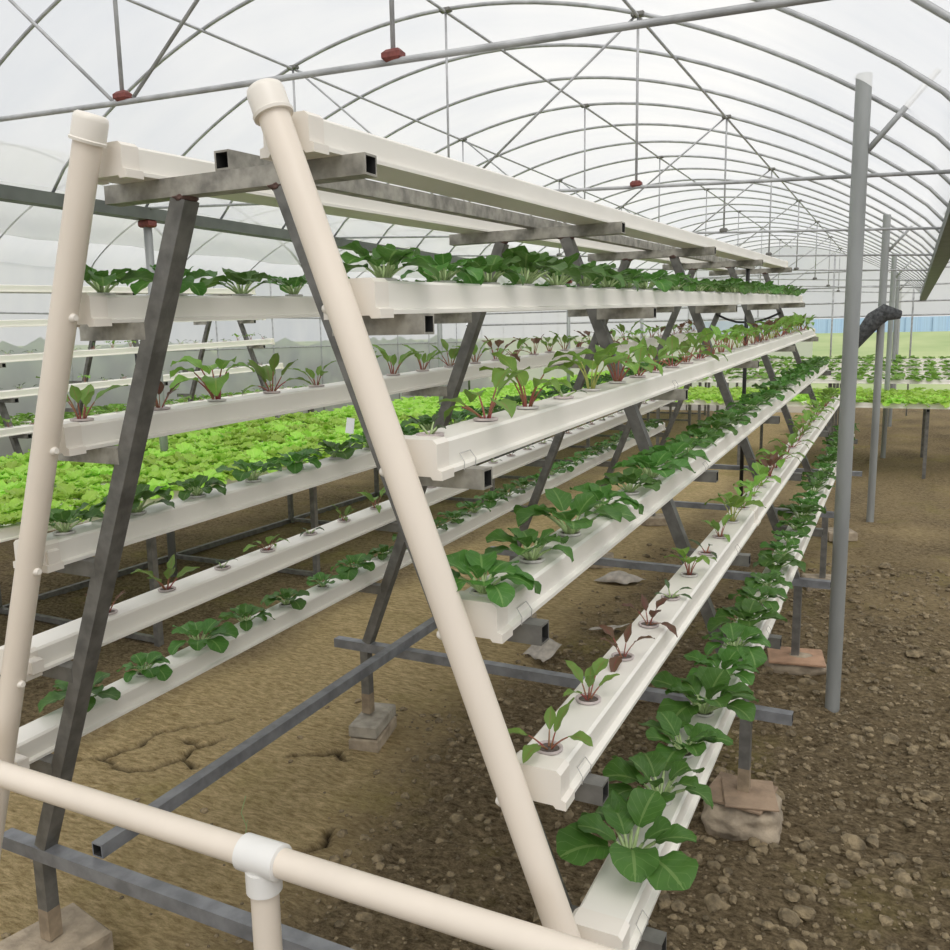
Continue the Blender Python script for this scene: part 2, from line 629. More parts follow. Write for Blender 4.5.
# grass and bank outside the far end
m = MB()
xs = [-60 + 4*i for i in range(31)]
prof = [(22, -0.2), (24, -0.1), (31, 0.45), (38, 1.15), (40, 1.36), (46, 1.36)]
for (ya, za), (yb, zb) in zip(prof, prof[1:]):
    for xa, xb in zip(xs, xs[1:]):
        m.add([(xa, ya, za), (xb, ya, za), (xb, yb, zb), (xa, yb, zb)], [(0, 1, 2, 3)])
struct(m.build('grass_bank', M['grass']))
m = MB()
m.add([(-60, -30, -0.25), (-9.0, -30, -0.25), (-9.0, 22.2, -0.25), (-60, 22.2, -0.25)], [(0, 1, 2, 3)])
struct(m.build('grass_field', M['grass']))
m = MB()
for i in range(76):
    x0 = -8 + i*0.5
    m.box((x0+.25, 40.5 + (0.03 if i % 2 else -0.03), 1.66), (0.5, 0.06, 0.62))
tag(m.build('sheet_fence', M['bluefence']), 'pale blue sheet fence on the grass bank beyond the open far end', 'fence')
# hedge outside the left wall
m = MB()
rr = random.Random(4)
for i in range(1100):
    m.lump((-10.6 + rr.uniform(-.7, .7), rr.uniform(0, 24), rr.uniform(-0.2, 1.25)), rr.uniform(.16, .34), i, 1.0, 1)
o = m.build('hedge', M['hedge'], smooth=True)
tag(o, 'grey green hedge outside the clear left side wall', 'hedge')

# ------------------------------------------------------------------ greenhouse shell
XP, GA, GE, ZT, T2, D = 0.96, -0.0604, -0.0935, 2.105, 3.9814, 2.1318
XL, XR, XC = -3.45, 1.36, -1.03


def G(x, y, z):
    return Vector((x, y + GE*(x-XP), z + GA*(x-XP)))


def arch_z(x):                                   # height of the hoop over the tie
    u = x - XC
    wd = (XR - XC) if u > 0 else (XC - XL)
    s = min(1, abs(u)/wd)
    return 0.906*math.cos(s*math.pi/2)**0.78 if s < 1 else 0.0


ARCH_X = [XL + (XR-XL)*i/36 for i in range(37)]
ys_arch = [T2 + D/3*k for k in range(-7, 21)]


def arch_pts(y, dx=0.0, up=0.0):
    return [G(x, y, ZT + arch_z(x) + up) + Vector((dx, 0, 0)) for x in ARCH_X]


WID = XR - XL
for bay, dx in (('middle', 0.0), ('left', -WID), ('right', WID)):
    m = MB()
    ys = [ys_arch[0] - .4 + .355*i for i in range(57)]
    n = len(ARCH_X)
    for i, y in enumerate(ys):
        dip = 0.012*math.sin(i*2.1)
        for p in arch_pts(y, dx, 0.022 + dip):
            if bay == 'left':
                p.z -= GA*WID*0
            m.v.append(p)
    for i in range(len(ys)-1):
        for j in range(n-1):
            m.f.append((i*n+j, i*n+j+1, (i+1)*n+j+1, (i+1)*n+j))
            m.mi.append(0)
    o = m.build('ceiling', M['film'], smooth=True)
    struct(o)
    step = 1 if bay == 'middle' else 2
    for k, y in list(enumerate(ys_arch))[::step]:
        m = MB()
        m.tube(arch_pts(y, dx), 0.0095, 6)
        o = m.build('roof_hoop', M['galv'], smooth=True)
        struct(o)

# trusses in the middle bay: tie, hangers, braces, red sockets
for k in range(-2, 9):
    y = T2 + D*k
    if y > 18.4:
        break
    root = bpy.data.objects.new('roof_truss', None)
    root.empty_display_size = 0.05
    COL.objects.link(root)
    root.location = G(XC, y, ZT)
    struct(root)
    m = MB()
    m.tube([G(XL, y, ZT), G(XC, y, ZT - .01), G(XR, y, ZT)], 0.0085, 8)
    m.build('tie', M['galv'], root, True)
    for xh in (XC-1.05, XC, XC+1.03):
        m = MB()
        m.tube([G(xh, y, ZT), G(xh, y, ZT + arch_z(xh))], 0.0065, 6)
        m.build('hanger', M['galv'], root, True)
        m = MB()
        m.box(G(xh, y, ZT+.008), (0.052, 0.03, 0.03), 0, 0, 0.009)
        m.build('joint_socket', M['redsocket'] if k < 1 else M['steel'], root)
        m = MB()
        m.box(G(xh, y, ZT+arch_z(xh)-.005), (0.06, 0.035, 0.022), 0, 0, 0.005)
        m.build('purlin_clamp', M['steel'], root)
    for xa, xb in ((XC+1.03, XC+.05), (XC-1.05, XC-.05)):
        m = MB()
        m.tube([G(xa, y, ZT + arch_z(xa)), G(xb, y, ZT)], 0.0062, 6)
        m.build('brace', M['galv'], root, True)
# purlins along the length
for xh in (XC-1.05, XC, XC+1.03):
    m = MB()
    m.tube([G(xh, -1, ZT+arch_z(xh)-.012), G(xh, 18.6, ZT+arch_z(xh)-.012)], 0.0075, 6)
    struct(m.build('purlin', M['galv'], smooth=True))
# gutters and the end wall rails
for xg, nm_ in ((XL, 'left'), (XR, 'right')):
    m = MB()
    g0, g1 = G(xg, -1.5, ZT - .04), G(xg, 18.6, ZT - .04)
    m.beam(g0, g1, 0.11, 0.075)
    struct(m.build('roof_gutter', [M['gutter'], M['hole']]))
for k in range(6):
    y = 0.35 + 4.05*k
    p = G(XL, 0, ZT)
    m = MB()
    m.tube([(XL, y, GZ-.03), (XL, y, p.z - .09)], 0.028, 12)
    o = m.build('gutter_post', M['post'], smooth=True)
    tag(o, '%s grey post from the near end carrying the left roof gutter' % nth(k+1), 'post', 'posts under the left roof gutter')
    m = MB()
    m.box((XL, y, p.z - .10), (0.10, 0.07, 0.05), 0, 0, 0.01)
    m.build('joint_socket', M['redsocket'], o)


def wall(name, quad, mt, n=(16, 6), wob=0.02):
    m = MB()
    a, b, c, d = (Vector(q) for q in quad)
    for j in range(n[1]+1):
        for i in range(n[0]+1):
            s, t = i/n[0], j/n[1]
            p = a*(1-s)*(1-t) + b*s*(1-t) + c*s*t + d*(1-s)*t
            nrm = (b-a).cross(d-a).normalized()
            m.v.append(p + nrm*wob*noise.noise(p*1.5))
    for j in range(n[1]):
        for i in range(n[0]):
            q = j*(n[0]+1)+i
            m.f.append((q, q+1, q+n[0]+2, q+n[0]+1))
            m.mi.append(0)
    return struct(m.build(name, mt, smooth=True))


LX = XL - WID + .03
wall('wall_left', [(LX, -2, 1.35), (LX, 18.5, 1.35), (LX, 18.5, 2.75), (LX, -2, 2.75)], M['wallfilm'], (40, 5))
wall('wall_left', [(LX+.02, -2, GZ), (LX+.02, 18.5, GZ), (LX+.02, 18.5, 1.36), (LX+.02, -2, 1.36)], M['clearfilm'], (60, 4))
for i in range(19):
    m = MB()
    y = 1 + i*1.3
    m.tube([(LX+.05, y, GZ), (LX+.05, y, 2.6)], 0.012, 6)
    struct(m.build('wall_stud', M['galv'], smooth=True))
for z in (0.55, 1.36, 1.85):
    m = MB()
    m.tube([(LX+.06, -2, z), (LX+.06, 18.45, z)], 0.012, 6)
    struct(m.build('wall_rail', M['galv'], smooth=True))
# end wall: film above, open below
wall('wall_back', [(LX, 18.6, 1.74), (XR+WID, 18.6, 1.74), (XR+WID, 18.3, 3.2), (LX, 18.9, 3.4)], M['wallfilm'], (40, 6), 0.05)
wall('wall_back', [(LX, 18.65, GZ), (-.55, 18.65, GZ), (-.55, 18.65, 1.78), (LX, 18.65, 1.78)], M['wallfilm'], (12, 6), 0.03)
for z in (1.74, 2.0, 2.3, 2.6):
    m = MB()
    m.tube([(LX, 18.5, z), (XR+WID, 18.5, z)], 0.016, 6)
    struct(m.build('wall_rail', M['galv'], smooth=True))
for x in (-3.0, -1.6, -0.2, 1.2, 2.6, 4.0):
    m = MB()
    m.tube([(x, 18.5, GZ), (x, 18.5, 2.95)], 0.016, 6)
    struct(m.build('wall_stud', M['galv'], smooth=True))

# ------------------------------------------------------------------ roof posts on the right
POSTS = [(0.957, 3.92), (0.953, 8.12), (0.95, 12.3), (0.95, 16.5), (0.95, 20.7)]
for i, (x, y) in enumerate(POSTS):
    zt = ZT + GA*(x-XP) + arch_z(x) + (.055 if i == 0 else -.01)
    m = MB()
    m.tube([(x, y, GZ-.05), (x, y, zt)], 0.0305, 20)
    o = m.build('roof_post', M['post'], smooth=True, auto=40)
    lab = ['tall round galvanised post standing in the soil right of the near frame',
           'round galvanised post behind the near post at the right edge',
           'third round roof post down the right row', 'fourth round roof post down the right row',
           'farthest round roof post of the right row'][i]
    tag(o, lab, 'post', 'round roof posts right of the racks')
    m = MB()
    m.tube([(x, y, zt-.32), (x+.26, y, zt-.02)], 0.012, 8)
    m.build('knee_brace', M['galv'], o, True)


# ------------------------------------------------------------------ the A-frame rack
def S(x, y, z):
    return Vector((x, y, z + SL*y))


def leg_x(z):
    return 0.115 + (1.735-z)*0.4035


def rack_frame(name, label, X0, frames, y_bar0, y_bar1, detail=True):
    root = thing(name, label, 'plant rack', (X0, frames[0], GZ+.02))
    P = lambda x, y, z: S(x, y, z) + Vector((X0, 0, 0))
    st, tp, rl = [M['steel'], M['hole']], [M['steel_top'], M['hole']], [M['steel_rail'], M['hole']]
    for k, y in enumerate(frames):
        m = MB()
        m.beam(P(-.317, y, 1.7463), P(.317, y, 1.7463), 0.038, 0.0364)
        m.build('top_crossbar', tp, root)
        m = MB()
        m.beam(P(-.90, y, .158), P(.90, y, .158), 0.038, 0.0364)
        m.build('lower_crossbar', rl, root)
        for s in (-1, 1):
            m = MB()
            sh, sl = (.013, .017) if detail and k == 0 and s == 1 else (0, 0)
            m.beam(P(s*leg_x(1.726)+sh, y+.002, 1.726), P(s*leg_x(.178)+sl, y+.002, .178), 0.037, 0.040, (0, 1, 0))
            lg = m.build('leg', st, root)
            if detail:
                m = MB()
                m.lump(P(s*leg_x(1.728), y, 1.727), 0.025, k*7+s, 0.4, 2)
                m.build('weld', M['rust'], lg)
            m = MB()
            foot = P(s*.755, y, 0)
            zb = GZ + .115 if k < 2 else GZ + .07
            m.beam((foot.x, y, zb), P(s*.755, y, .140), 0.036, 0.036, (0, 1, 0))
            if k < 2:
                m.beam((foot.x, y, zb), (foot.x, y, zb+.085), 0.0375, 0.0375, (0, 1, 0), mi=2)
            m.build('foot_post', st + [M['mudpost']], root)
            for i in range(1, 6):
                z = CZ[i] - .0184
                m = MB()
                m.beam(P(s*(leg_x(z)+.012), y-.001, z), P(s*(CX[i]+.036), y-.001, z), 0.036, 0.0355)
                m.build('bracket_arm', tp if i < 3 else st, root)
    m = MB()
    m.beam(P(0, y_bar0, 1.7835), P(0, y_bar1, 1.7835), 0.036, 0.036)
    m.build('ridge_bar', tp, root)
    m = MB()
    m.beam(P(-.575, y_bar0+.04, .1955), P(-.575, y_bar1, .1955), 0.036, 0.037)
    m.build('base_bar', rl, root)
    return root


rack_frame('rack_frame', 'big welded steel A-frame rack carrying the white plant channels in front', 0, FRY, Y1-.02, FRY[-1]+.12)

# channel profile round its own centre; x to the outside
hw, lip = CW/2, 0.011
PROF = [(-hw, 0), (hw, 0), (hw, .007), (hw-lip, .010), (hw-lip, CH-.005), (hw-lip-.005, CH), (-hw+lip+.005, CH), (-hw+lip, CH-.005), (-hw+lip, .010), (-hw, .007)]
CAPP = [(-hw-.002, -.006), (-hw+.016, -.006), (-hw+.02, -.001), (hw-.02, -.001), (hw-.016, -.006), (hw+.002, -.006), (hw+.002, .009), (hw-lip+.004, .012),
        (hw-lip+.004, CH-.003), (hw-lip-.004, CH+.004), (-hw+lip+.004, CH+.004), (-hw+lip-.004, CH-.003), (-hw+lip-.004, .012), (-hw-.002, .009)]
LEVEL = ['topmost', 'second', 'third', 'fourth', 'fifth', 'lowest']


def channel(side, i, X0, ya, yb, label, caps=True, clips=(0, 1)):
    xc = X0 + side*(CX[i] - CW/2)
    f = lambda x, y, z: S(xc + side*x, y, CZ[i] + z)
    root = thing('growing_channel', label, 'plant channel', f(0, ya, 0), 'white growing channels')
    m = MB()
    m.prism(PROF, ya+.01, yb-.01, f)
    if i in (3, 4, 5) and side > 0 and X0 == 0:       # joint sleeve where two lengths meet
        pass
    m.build('trough', M['channel'], root)
    if caps:
        for y0, y1, e in ((ya, ya+.042, -1), (yb-.042, yb, 1)):
            m = MB()
            m.prism(CAPP, y0, y1, f)
            m.build('end_cap', M['cap'], root)
        for k in (clips if i > 1 else ()):                                   # wire clips that tie the channel to its arm
            y = FRY[k]
            m = MB()
            a = [f(hw+.001, y-.022, -.002), f(hw+.002, y-.022, .012), f(hw-lip+.003, y-.02, .026), f(hw-lip+.003, y+.02, .026), f(hw+.002, y+.022, .012), f(hw+.001, y+.022, -.002)]
            m.tube(a, 0.0009, 6)
            m.build('wire_clip', M['wire'], root)
    return root


WORDS = {1: 'right', -1: 'left'}
for side in (1, -1):
    for i in range(6):
        lab = '%s white channel counting down the %s slope of the front rack' % (['topmost empty', 'second', 'third', 'fourth', 'fifth', 'sixth and lowest'][i], WORDS[side])
        channel(side, i, 0, YE, YEND + (0.0 if i else -.02), lab)

# joint sleeves seen on the lower right channels
for i, y in ((4, 3.22), (5, 3.05)):
    xc = CX[i]-CW/2
    m = MB()
    m.prism([(x*1.05, z*1.04-.001) for x, z in PROF], y, y+.07, lambda x, yy, z: S(xc+x, yy, CZ[i]+z))
    tag(m.build('joint_sleeve', M['cap']), 'white sleeve joining two lengths of the %s channel on the right' % ('fifth' if i == 4 else 'lowest'), 'joint')

# collector pipes
YP = 1.185
for s in (1, -1):
    slope, x_top = (.3785, .214) if s > 0 else (.343, .198)
    ptx = lambda z: s*(x_top + (1.88-z)*slope)
    zlo = .12
    root = thing('collector_pipe', 'cream plastic drain pipe leaning down the %s front of the rack' % WORDS[s], 'pipe', (ptx(zlo), YP, zlo), 'leaning collector pipes')
    m = MB()
    m.tube([(ptx(1.87), YP, 1.87), (ptx(zlo), YP, zlo)], 0.0262, 32)
    m.build('pipe', M['pipe'], root, True, auto=40)
    d = Vector((ptx(1.8)-ptx(1.9), 0, -.1)).normalized()
    zc = 1.895 if s > 0 else 1.902
    c0 = Vector((ptx(zc), YP, zc))
    m = MB()
    m.tube([c0, c0 + d*.004, c0 + d*.012, c0+d*.045, c0+d*.047, c0+d*.052], [.024, .0295, .0315, .0315, .034, .033], 32)
    m.build('pipe_cap', M['cap'], root, True, auto=50)
    for i in range(0, 6):
        z = CZ[i] + SL*YP + .012
        if i:
            zz = z
            m = MB()
            m.tube([(ptx(zz) - s*.012, YP, zz), (ptx(zz) - s*.030, YP, zz), (ptx(zz)-s*.036, YP, zz)], [.009, .009, .006], 12)
            m.build('stub', M['cap'], root, True, auto=50)
        # flat neck that joins the channel cap to the pipe
        m = MB()
        xq, xp = s*(CX[i] - CW/2), ptx(z + .015)
        x0, x1 = min(xq - .045, xp), max(xq + .045, xp)
        m.box(((x0+x1)/2, YE + .021, z + .014), (x1-x0, .030, .036), 0, 0, .004)
        m.build('channel_neck', M['cap'], root)
# header pipe in front, with tee
HY, HZ = 1.05, 0.612
root = thing('header_pipe', 'cream plastic pipe lying level across the near end of the rack', 'pipe', (0, HY, HZ-.03))
m = MB()
m.tube([(-.95, HY, HZ), (1.0, HY, HZ)], 0.0245, 28)
m.build('pipe', M['pipe'], root, True, auto=40)
m = MB()
m.tube([(.186, HY, HZ), (.188, HY, HZ), (.268, HY, HZ), (.270, HY, HZ)], [.027, .031, .031, .027], 28)
m.tube([(.228, HY, HZ-.02), (.228, HY, HZ-.06)], .031, 28)
m.build('tee_joint', M['coupling'], root, True, auto=40)
m = MB()
m.tube([(.228, HY, HZ-.05), (.228, HY, GZ-.02)], .0245, 28)
m.build('riser', M['pipe'], root, True, auto=40)

# black feed pipe with drooping hoses at the far end of the rack
root = thing('feed_pipe', 'black upright feed pipe inside the far end of the rack', 'pipe', (0, 7.24, GZ))
m = MB()
m.tube([(0, 7.24, GZ-.02), (0, 7.24, 1.98)], .016, 12)
m.build('pipe', M['black'], root, True)
for s in (-1, 1):
    m = MB()
    m.tube([(0, 7.24, 1.56), (s*.08, 7.26, 1.565), (s*.16, 7.28, 1.59), (s*.25, 7.3, 1.63)], .009, 8)
    m.build('hose', M['black'], root, True)

# ------------------------------------------------------------------ footings
b = thing('footing_block', 'two stacked pale bricks under the left foot of the second trestle', 'footing', (-.737, 2.83, GZ))
m = MB()
m.box((-.735, 2.83, GZ+.025), (.125, .245, .055), math.radians(14), 0, .006)
m.build('brick', M['concrete'], b)
m = MB()
m.box((-.735, 2.83, GZ+.082), (.118, .235, .054), math.radians(12), 0, .006)
m.build('brick', M['brick'], b)
b = thing('footing_block', 'concrete lump topped by a cracked clay slab under the right foot', 'footing', (.757, 2.83, GZ))
m = MB()
m.lump((.757, 2.82, GZ+.03), .112, 5, .7, 4, 0, .9)
m.build('concrete_base', M['concrete'], b, True)
m = MB()
m.box((.742, 2.83, GZ+.103), (.20, .20, .012), math.radians(-8), 0, .003)
m.box((.775, 2.815, GZ+.114), (.17, .19, .010), math.radians(14), 0, .003)
m.build('slab', M['tile'], b)
b = thing('footing_block', 'rounded stone under an orange clay slab behind the near right footing', 'footing', (.757, 4.33, GZ))
m = MB()
m.lump((.757, 4.32, GZ+.015), .12, 9, .5, 3)
m.build('stone', M['concrete'], b, True)
m = MB()
m.box((.757, 4.33, GZ+.064), (.26, .22, .014), math.radians(10), 0, .003)
m.build('slab', M['tile2'], b)
for s in (-1, 1):
    m = MB()
    m.box((s*.755, FRY[0], GZ+.05), (.2, .22, .125), .2*s, 0, .008)
    tag(m.build('footing_block', M['concrete']), 'concrete block under the %s foot of the nearest trestle' % WORDS[s], 'footing')
for k in range(2, 5):
    for s in (-1, 1):
        if k == 2 and s == 1:
            continue
        m = MB()
        m.box((s*.755, FRY[k], GZ+.033), (.22, .2, .075), .1*k, 0, .008)
        tag(m.build('footing_block', M['concrete']), 'low concrete block under the %s foot of the %s trestle' % (WORDS[s], ['third', 'fourth', 'fifth'][k-2]), 'footing', 'low concrete footings')


# ------------------------------------------------------------------ plants
WPAK = [0.20, 0.60, 0.90, 1.0, 0.98, 0.80, 0.22]
WBEET = [0.16, 0.55, 0.85, 0.88, 0.70, 0.42, 0.05]
WLET = [0.30, 0.62, 0.88, 1.0, 1.0, 0.86, 0.45]


def leaf(fb, sb, rr, base, az, lp, e0, lb, wb, curl, prof, cup=.25, wave=.0, sr=.0028, na=4, fine=0):
    """stalk of length lp leaving at elevation e0, then a blade of length lb that bends down by curl"""
    ca, sa = math.cos(az), math.sin(az)
    out = Vector((ca, sa, 0))
    side = Vector((-sa, ca, 0))
    p = Vector(base)
    e = e0
    pts = [p.copy()]
    for k in range(3):
        p = p + (out*math.cos(e) + Vector((0, 0, math.sin(e))))*lp/3
        e -= curl*0.12
        pts.append(p.copy())
    if sb is not None:
        sb.tube(pts, [sr*1.25, sr*1.1, sr, sr*.8], na, caps=False)
    if fine:
        m0 = len(prof)
        q = []
        for k in range(fine):
            t = k/(fine-1)*(m0-1)
            i = min(int(t), m0-2)
            a, b = prof[max(i-1, 0)], prof[min(i+2, m0-1)]
            f = t-i
            p1, p2 = prof[i], prof[i+1]
            q.append(max(.03, .5*(2*p1 + (p2-a)*f + (2*a-5*p1+4*p2-b)*f*f + (3*p1-a-3*p2+b)*f**3)))
        prof = q
    n = len(prof)
    vs, uvs = [], []
    cols = (-1, -.5, 0, .5, 1)
    tw = rr.uniform(-.35, .35)
    for k in range(n):
        t = k/(n-1)
        if k:
            e -= curl/(n-1)
            p = p + (out*math.cos(e) + Vector((0, 0, math.sin(e))))*lb/(n-1)
        up = -out*math.sin(e) + Vector((0, 0, math.cos(e)))
        sd = side*math.cos(tw*t) + up*math.sin(tw*t)
        for u in cols:
            ww = wb*prof[k]*.5
            z = cup*abs(u)**1.6*ww + wave*wb*math.sin(k/(n-1)*14 + u*2.0 + az*3)*abs(u)
            vs.append(p + sd*u*ww + up*z)
            uvs.append((.5 + u*.5, t))
    fs = []
    for k in range(n-1):
        for j in range(4):
            a = k*5+j
            fs.append((a, a+1, a+6, a+5))
    fb.add(vs, fs, 0, uvs)


def cup_mesh(mb):
    n = 16
    prof = [(.0255, .0005), (.0265, .0045), (.0235, .0055), (.0205, .0035), (.020, .001)]
    vs = []
    for r, z in prof:
        for j in range(n):
            th = 2*math.pi*j/n
            vs.append((r*math.cos(th), r*math.sin(th), z))
    fs = []
    for k in range(len(prof)-1):
        for j in range(n):
            q = (j+1) % n
            fs.append((k*n+j, k*n+q, (k+1)*n+q, (k+1)*n+j))
    mb.add(vs, fs, 0)
    mb.add([(.0205*math.cos(2*math.pi*j/n), .0205*math.sin(2*math.pi*j/n), .0018) for j in range(n)], [tuple(range(n))], 1)
    return mb


def proto(kind, seed):
    rr = random.Random(seed*101 + {'pak': 1, 'beet': 2, 'chard': 3, 'tiny': 4, 'stub': 5}[kind])
    fb, sb, cb = MB(), MB(), MB()
    cup_mesh(cb)
    base_az = rr.uniform(0, 6.28)
    if kind == 'pak':
        n = rr.randint(10, 14)
        for k in range(n):
            ring = k/n
            az = base_az + k*2.4 + rr.uniform(-.25, .25)
            lp = (.050 - .022*ring)*rr.uniform(.85, 1.2)
            e0 = .72 + .65*ring + rr.uniform(-.12, .12)
            lb = (.070 - .022*ring)*rr.uniform(.8, 1.25)
            leaf(fb, sb, rr, (.006*math.cos(az), .006*math.sin(az), .002), az, lp, e0, lb, lb*rr.uniform(.84, 1.02), rr.uniform(.7, 1.7)*(1-.35*ring), WPAK, rr.uniform(.1, .4), .05, .0028, 5, 10)
        mats = (M['pak'], M['pakstem'])
    elif kind == 'beet':
        dark = seed % 3 == 2
        n = rr.randint(5, 7)
        for k in range(n):
            az = base_az + k*2.4 + rr.uniform(-.4, .4)
            up = rr.random() < .62
            lp = rr.uniform(.020, .045)
            lb = rr.uniform(.036, .066)
            leaf(fb, sb, rr, (.005*math.cos(az), .005*math.sin(az), .002), az, lp, rr.uniform(1.0, 1.4) if up else rr.uniform(.45, .9), lb, lb*rr.uniform(.42, .60), rr.uniform(.3, .9) if up else rr.uniform(.6, 1.5), WBEET, .3, .06, .0013, 5, 10)
        mats = (M['beetdark'] if dark else M['beet'], M['beetstem'])
    elif kind == 'chard':
        n = rr.randint(5, 7)
        for k in range(n):
            az = base_az + k*2.4 + rr.uniform(-.4, .4)
            lp = rr.uniform(.04, .07)
            lb = rr.uniform(.055, .085)
            leaf(fb, sb, rr, (.006*math.cos(az), .006*math.sin(az), .002), az, lp, rr.uniform(1.1, 1.5), lb, lb*rr.uniform(.55, .78), rr.uniform(.5, 1.7), WBEET, .25, .06, .0016, 5, 10)
        mats = (M['chard'], M['chardstem'] if seed % 2 else M['beetstem'])
    elif kind == 'tiny':
        n = rr.randint(3, 4)
        for k in range(n):
            az = base_az + k*2.1 + rr.uniform(-.4, .4)
            lb = rr.uniform(.022, .036)
            leaf(fb, sb, rr, (.003*math.cos(az), .003*math.sin(az), .002), az, rr.uniform(.012, .024), rr.uniform(.5, 1.3), lb, lb*.42, rr.uniform(.4, 1.2), WBEET, .3, .05, .0016)
        mats = (M['seedling'], M['beetstem'] if seed % 3 == 0 else M['pakstem'])
    nm = {'pak': 'pak_choi', 'beet': 'beet_seedling', 'chard': 'chard_plant', 'tiny': 'seedling'}[kind]
    root = bpy.data.objects.new(nm, None)
    root.empty_display_size = .02
    COL.objects.link(root)
    cb.build('net_cup', [M['pinkcup'] if kind in ('beet', 'tiny') else M['cup'], M['sponge']], root, True)
    sb.build('stems', mats[1], root, True)
    fb.build('foliage', mats[0], root, True)
    return root


PROTO = {k: [proto(k, s) for s in range(n)] for k, n in (('pak', 8), ('beet', 8), ('chard', 5), ('tiny', 5))}
used = set()
KINDW = {'pak': 'dark green pak choi', 'beet': 'red-stalked beet', 'chard': 'green chard', 'tiny': 'tiny seedling'}
CATW = {'pak': 'leafy vegetable', 'beet': 'beet seedling', 'chard': 'chard', 'tiny': 'seedling'}


def put(kind, var, p, rz, sc, label, group, tilt=(0, 0)):
    pr = PROTO[kind][var % len(PROTO[kind])]
    key = (kind, var % len(PROTO[kind]))
    if key in used:
        pr = copy_tree(pr)
    used.add(key)
    pr.location = p
    pr.rotation_euler = (tilt[0], tilt[1], rz)
    pr.scale = (sc, sc, sc)
    for ch in pr.children:
        if ch.name.startswith('net_cup'):
            ch.scale = (.94/sc, .94/sc, 1/sc)
    tag(pr, label, CATW[kind], group)
    return pr


SP = 0.215
PLAN = {  # (side, level): default kind and size; near plants may be given one by one: y -> (kind, size)
    (1, 1): ('pak', .95, {0: ('pak', .9), 3: ('pak', 1.2)}), (-1, 1): ('pak', .92, {}),
    (1, 2): ('chard', 1.22, {0: ('tiny', 1.2), 1: ('beet', 1.55), 2: ('chard', 1.15), 3: ('tiny', 1.2), 4: ('chard', 1.3), 5: ('chard', 1.25), 6: ('beet', 1.6), 7: ('beet', 1.5), 8: ('beet', 1.7)}),
    (1, 3): ('pak', .84, {0: ('pak', .92), 1: ('pak', .90), 2: ('pak', 1.15)}),
    (1, 4): ('chard', .98, {0: ('beet', 1.12), 1: ('beet', 1.08), 2: ('beet', .95), 3: ('beet', .95), 4: ('tiny', 1.2), 5: ('chard', .85), 6: ('tiny', 1.4), 7: ('beet', 1.0), 8: ('chard', 1.15)}),
    (1, 5): ('pak', .93, {0: ('pak', 1.3), 1: ('pak', 1.2), 2: ('pak', 1.0), 3: ('pak', 1.25)}),
    (-1, 2): ('beet', 1.35, {0: ('beet', 1.35), 1: ('beet', .9), 2: ('chard', 1.35), 3: ('beet', 1.4), 4: ('beet', 1.05)}),
    (-1, 3): ('pak', .90, {}),
    (-1, 4): ('tiny', 1.1, {0: ('beet', .9), 1: ('beet', 1.35), 2: ('tiny', 1.1), 3: ('beet', .9), 4: ('tiny', 1.2), 5: ('beet', .8), 6: ('beet', 1.2)}),
    (-1, 5): ('pak', .84, {0: ('pak', .95), 2: ('pak', 1.1)}),
}
FIRST = {(1, 1): 1.33, (1, 2): 1.29, (1, 3): 1.275, (1, 4): 1.295, (1, 5): 1.43, (-1, 1): 1.30, (-1, 2): 1.31, (-1, 3): 1.32, (-1, 4): 1.51, (-1, 5): 1.49}
rnd = random.Random(77)
for (side, lv), (kind0, size0, near) in PLAN.items():
    xc = side*(CX[lv] - CW/2)
    n = 0
    y = FIRST[(side, lv)]
    while y < YEND - .07:
        kind, size = near.get(n, (kind0, size0*rnd.uniform(.85, 1.15)))
        if n not in near and kind0 == 'chard' and rnd.random() < .35:
            kind = 'beet'
            size *= 1.25
        if n not in near and kind0 == 'tiny' and rnd.random() < .15:
            kind, size = 'beet', .7
        if n not in near and kind0 == 'beet' and rnd.random() < .3:
            kind, size = 'chard', .8
        lab = '%s, %s from the near end, %s channel on the %s slope' % (KINDW[kind], nth(n+1), LEVEL[lv], WORDS[side])
        yy = y + (rnd.uniform(-.012, .012) if n else 0)
        p = S(xc, yy, CZ[lv] + CH + .0004)
        if in_frame(p, 60):
            put(kind, rnd.randint(0, 99), p, rnd.uniform(0, 6.28), size, lab, 'plants in the %s channel on the %s slope' % (LEVEL[lv], WORDS[side]))
        n += 1
        y += SP

# ------------------------------------------------------------------ the rack far to the left
DX = -5.5
rack_frame('rack_frame', 'second steel A-frame rack standing far left beyond the lettuce bed', DX, FRY[1:], FRY[1]-.1, FRY[-1]+.12, False)
for i in range(0, 5):
    channel(1, i, DX, 2.4, YEND, '%s white channel of the distant rack at far left' % ['topmost', 'second', 'third', 'fourth', 'fifth'][i], True, ())
for lv in (2, 3, 4):
    xc = DX + CX[lv] - CW/2
    y, n = YEND - .12, 1
    while y > 3.3:
        p = S(xc, y, CZ[lv] + CH + .0004)
        if in_frame(p, 40):
            k = 'tiny' if rnd.random() < .8 else 'chard'
            put(k, rnd.randint(0, 99), p, rnd.uniform(0, 6.28), 1.5 if k == 'tiny' else .8, '%s, %s from the far end, %s channel of distant left rack' % (KINDW[k], nth(n), LEVEL[lv]), 'plants on the distant left rack')
        n += 1
        y -= .2
root = thing('feed_pipe', 'black upright feed pipe in the distant left rack', 'pipe', (DX, 6.1, GZ))
m = MB()
m.tube([(DX, 6.1, GZ-.02), (DX, 6.1, 1.93)], .022, 12)
m.build('pipe', M['black'], root, True)
for s in (-1, 1):
    m = MB()
    m.tube([(DX, 6.1, 1.80), (DX+s*.1, 6.0, 1.80), (DX+s*.2, 5.9, 1.84)], .011, 8)
    m.build('hose', M['black'], root, True)


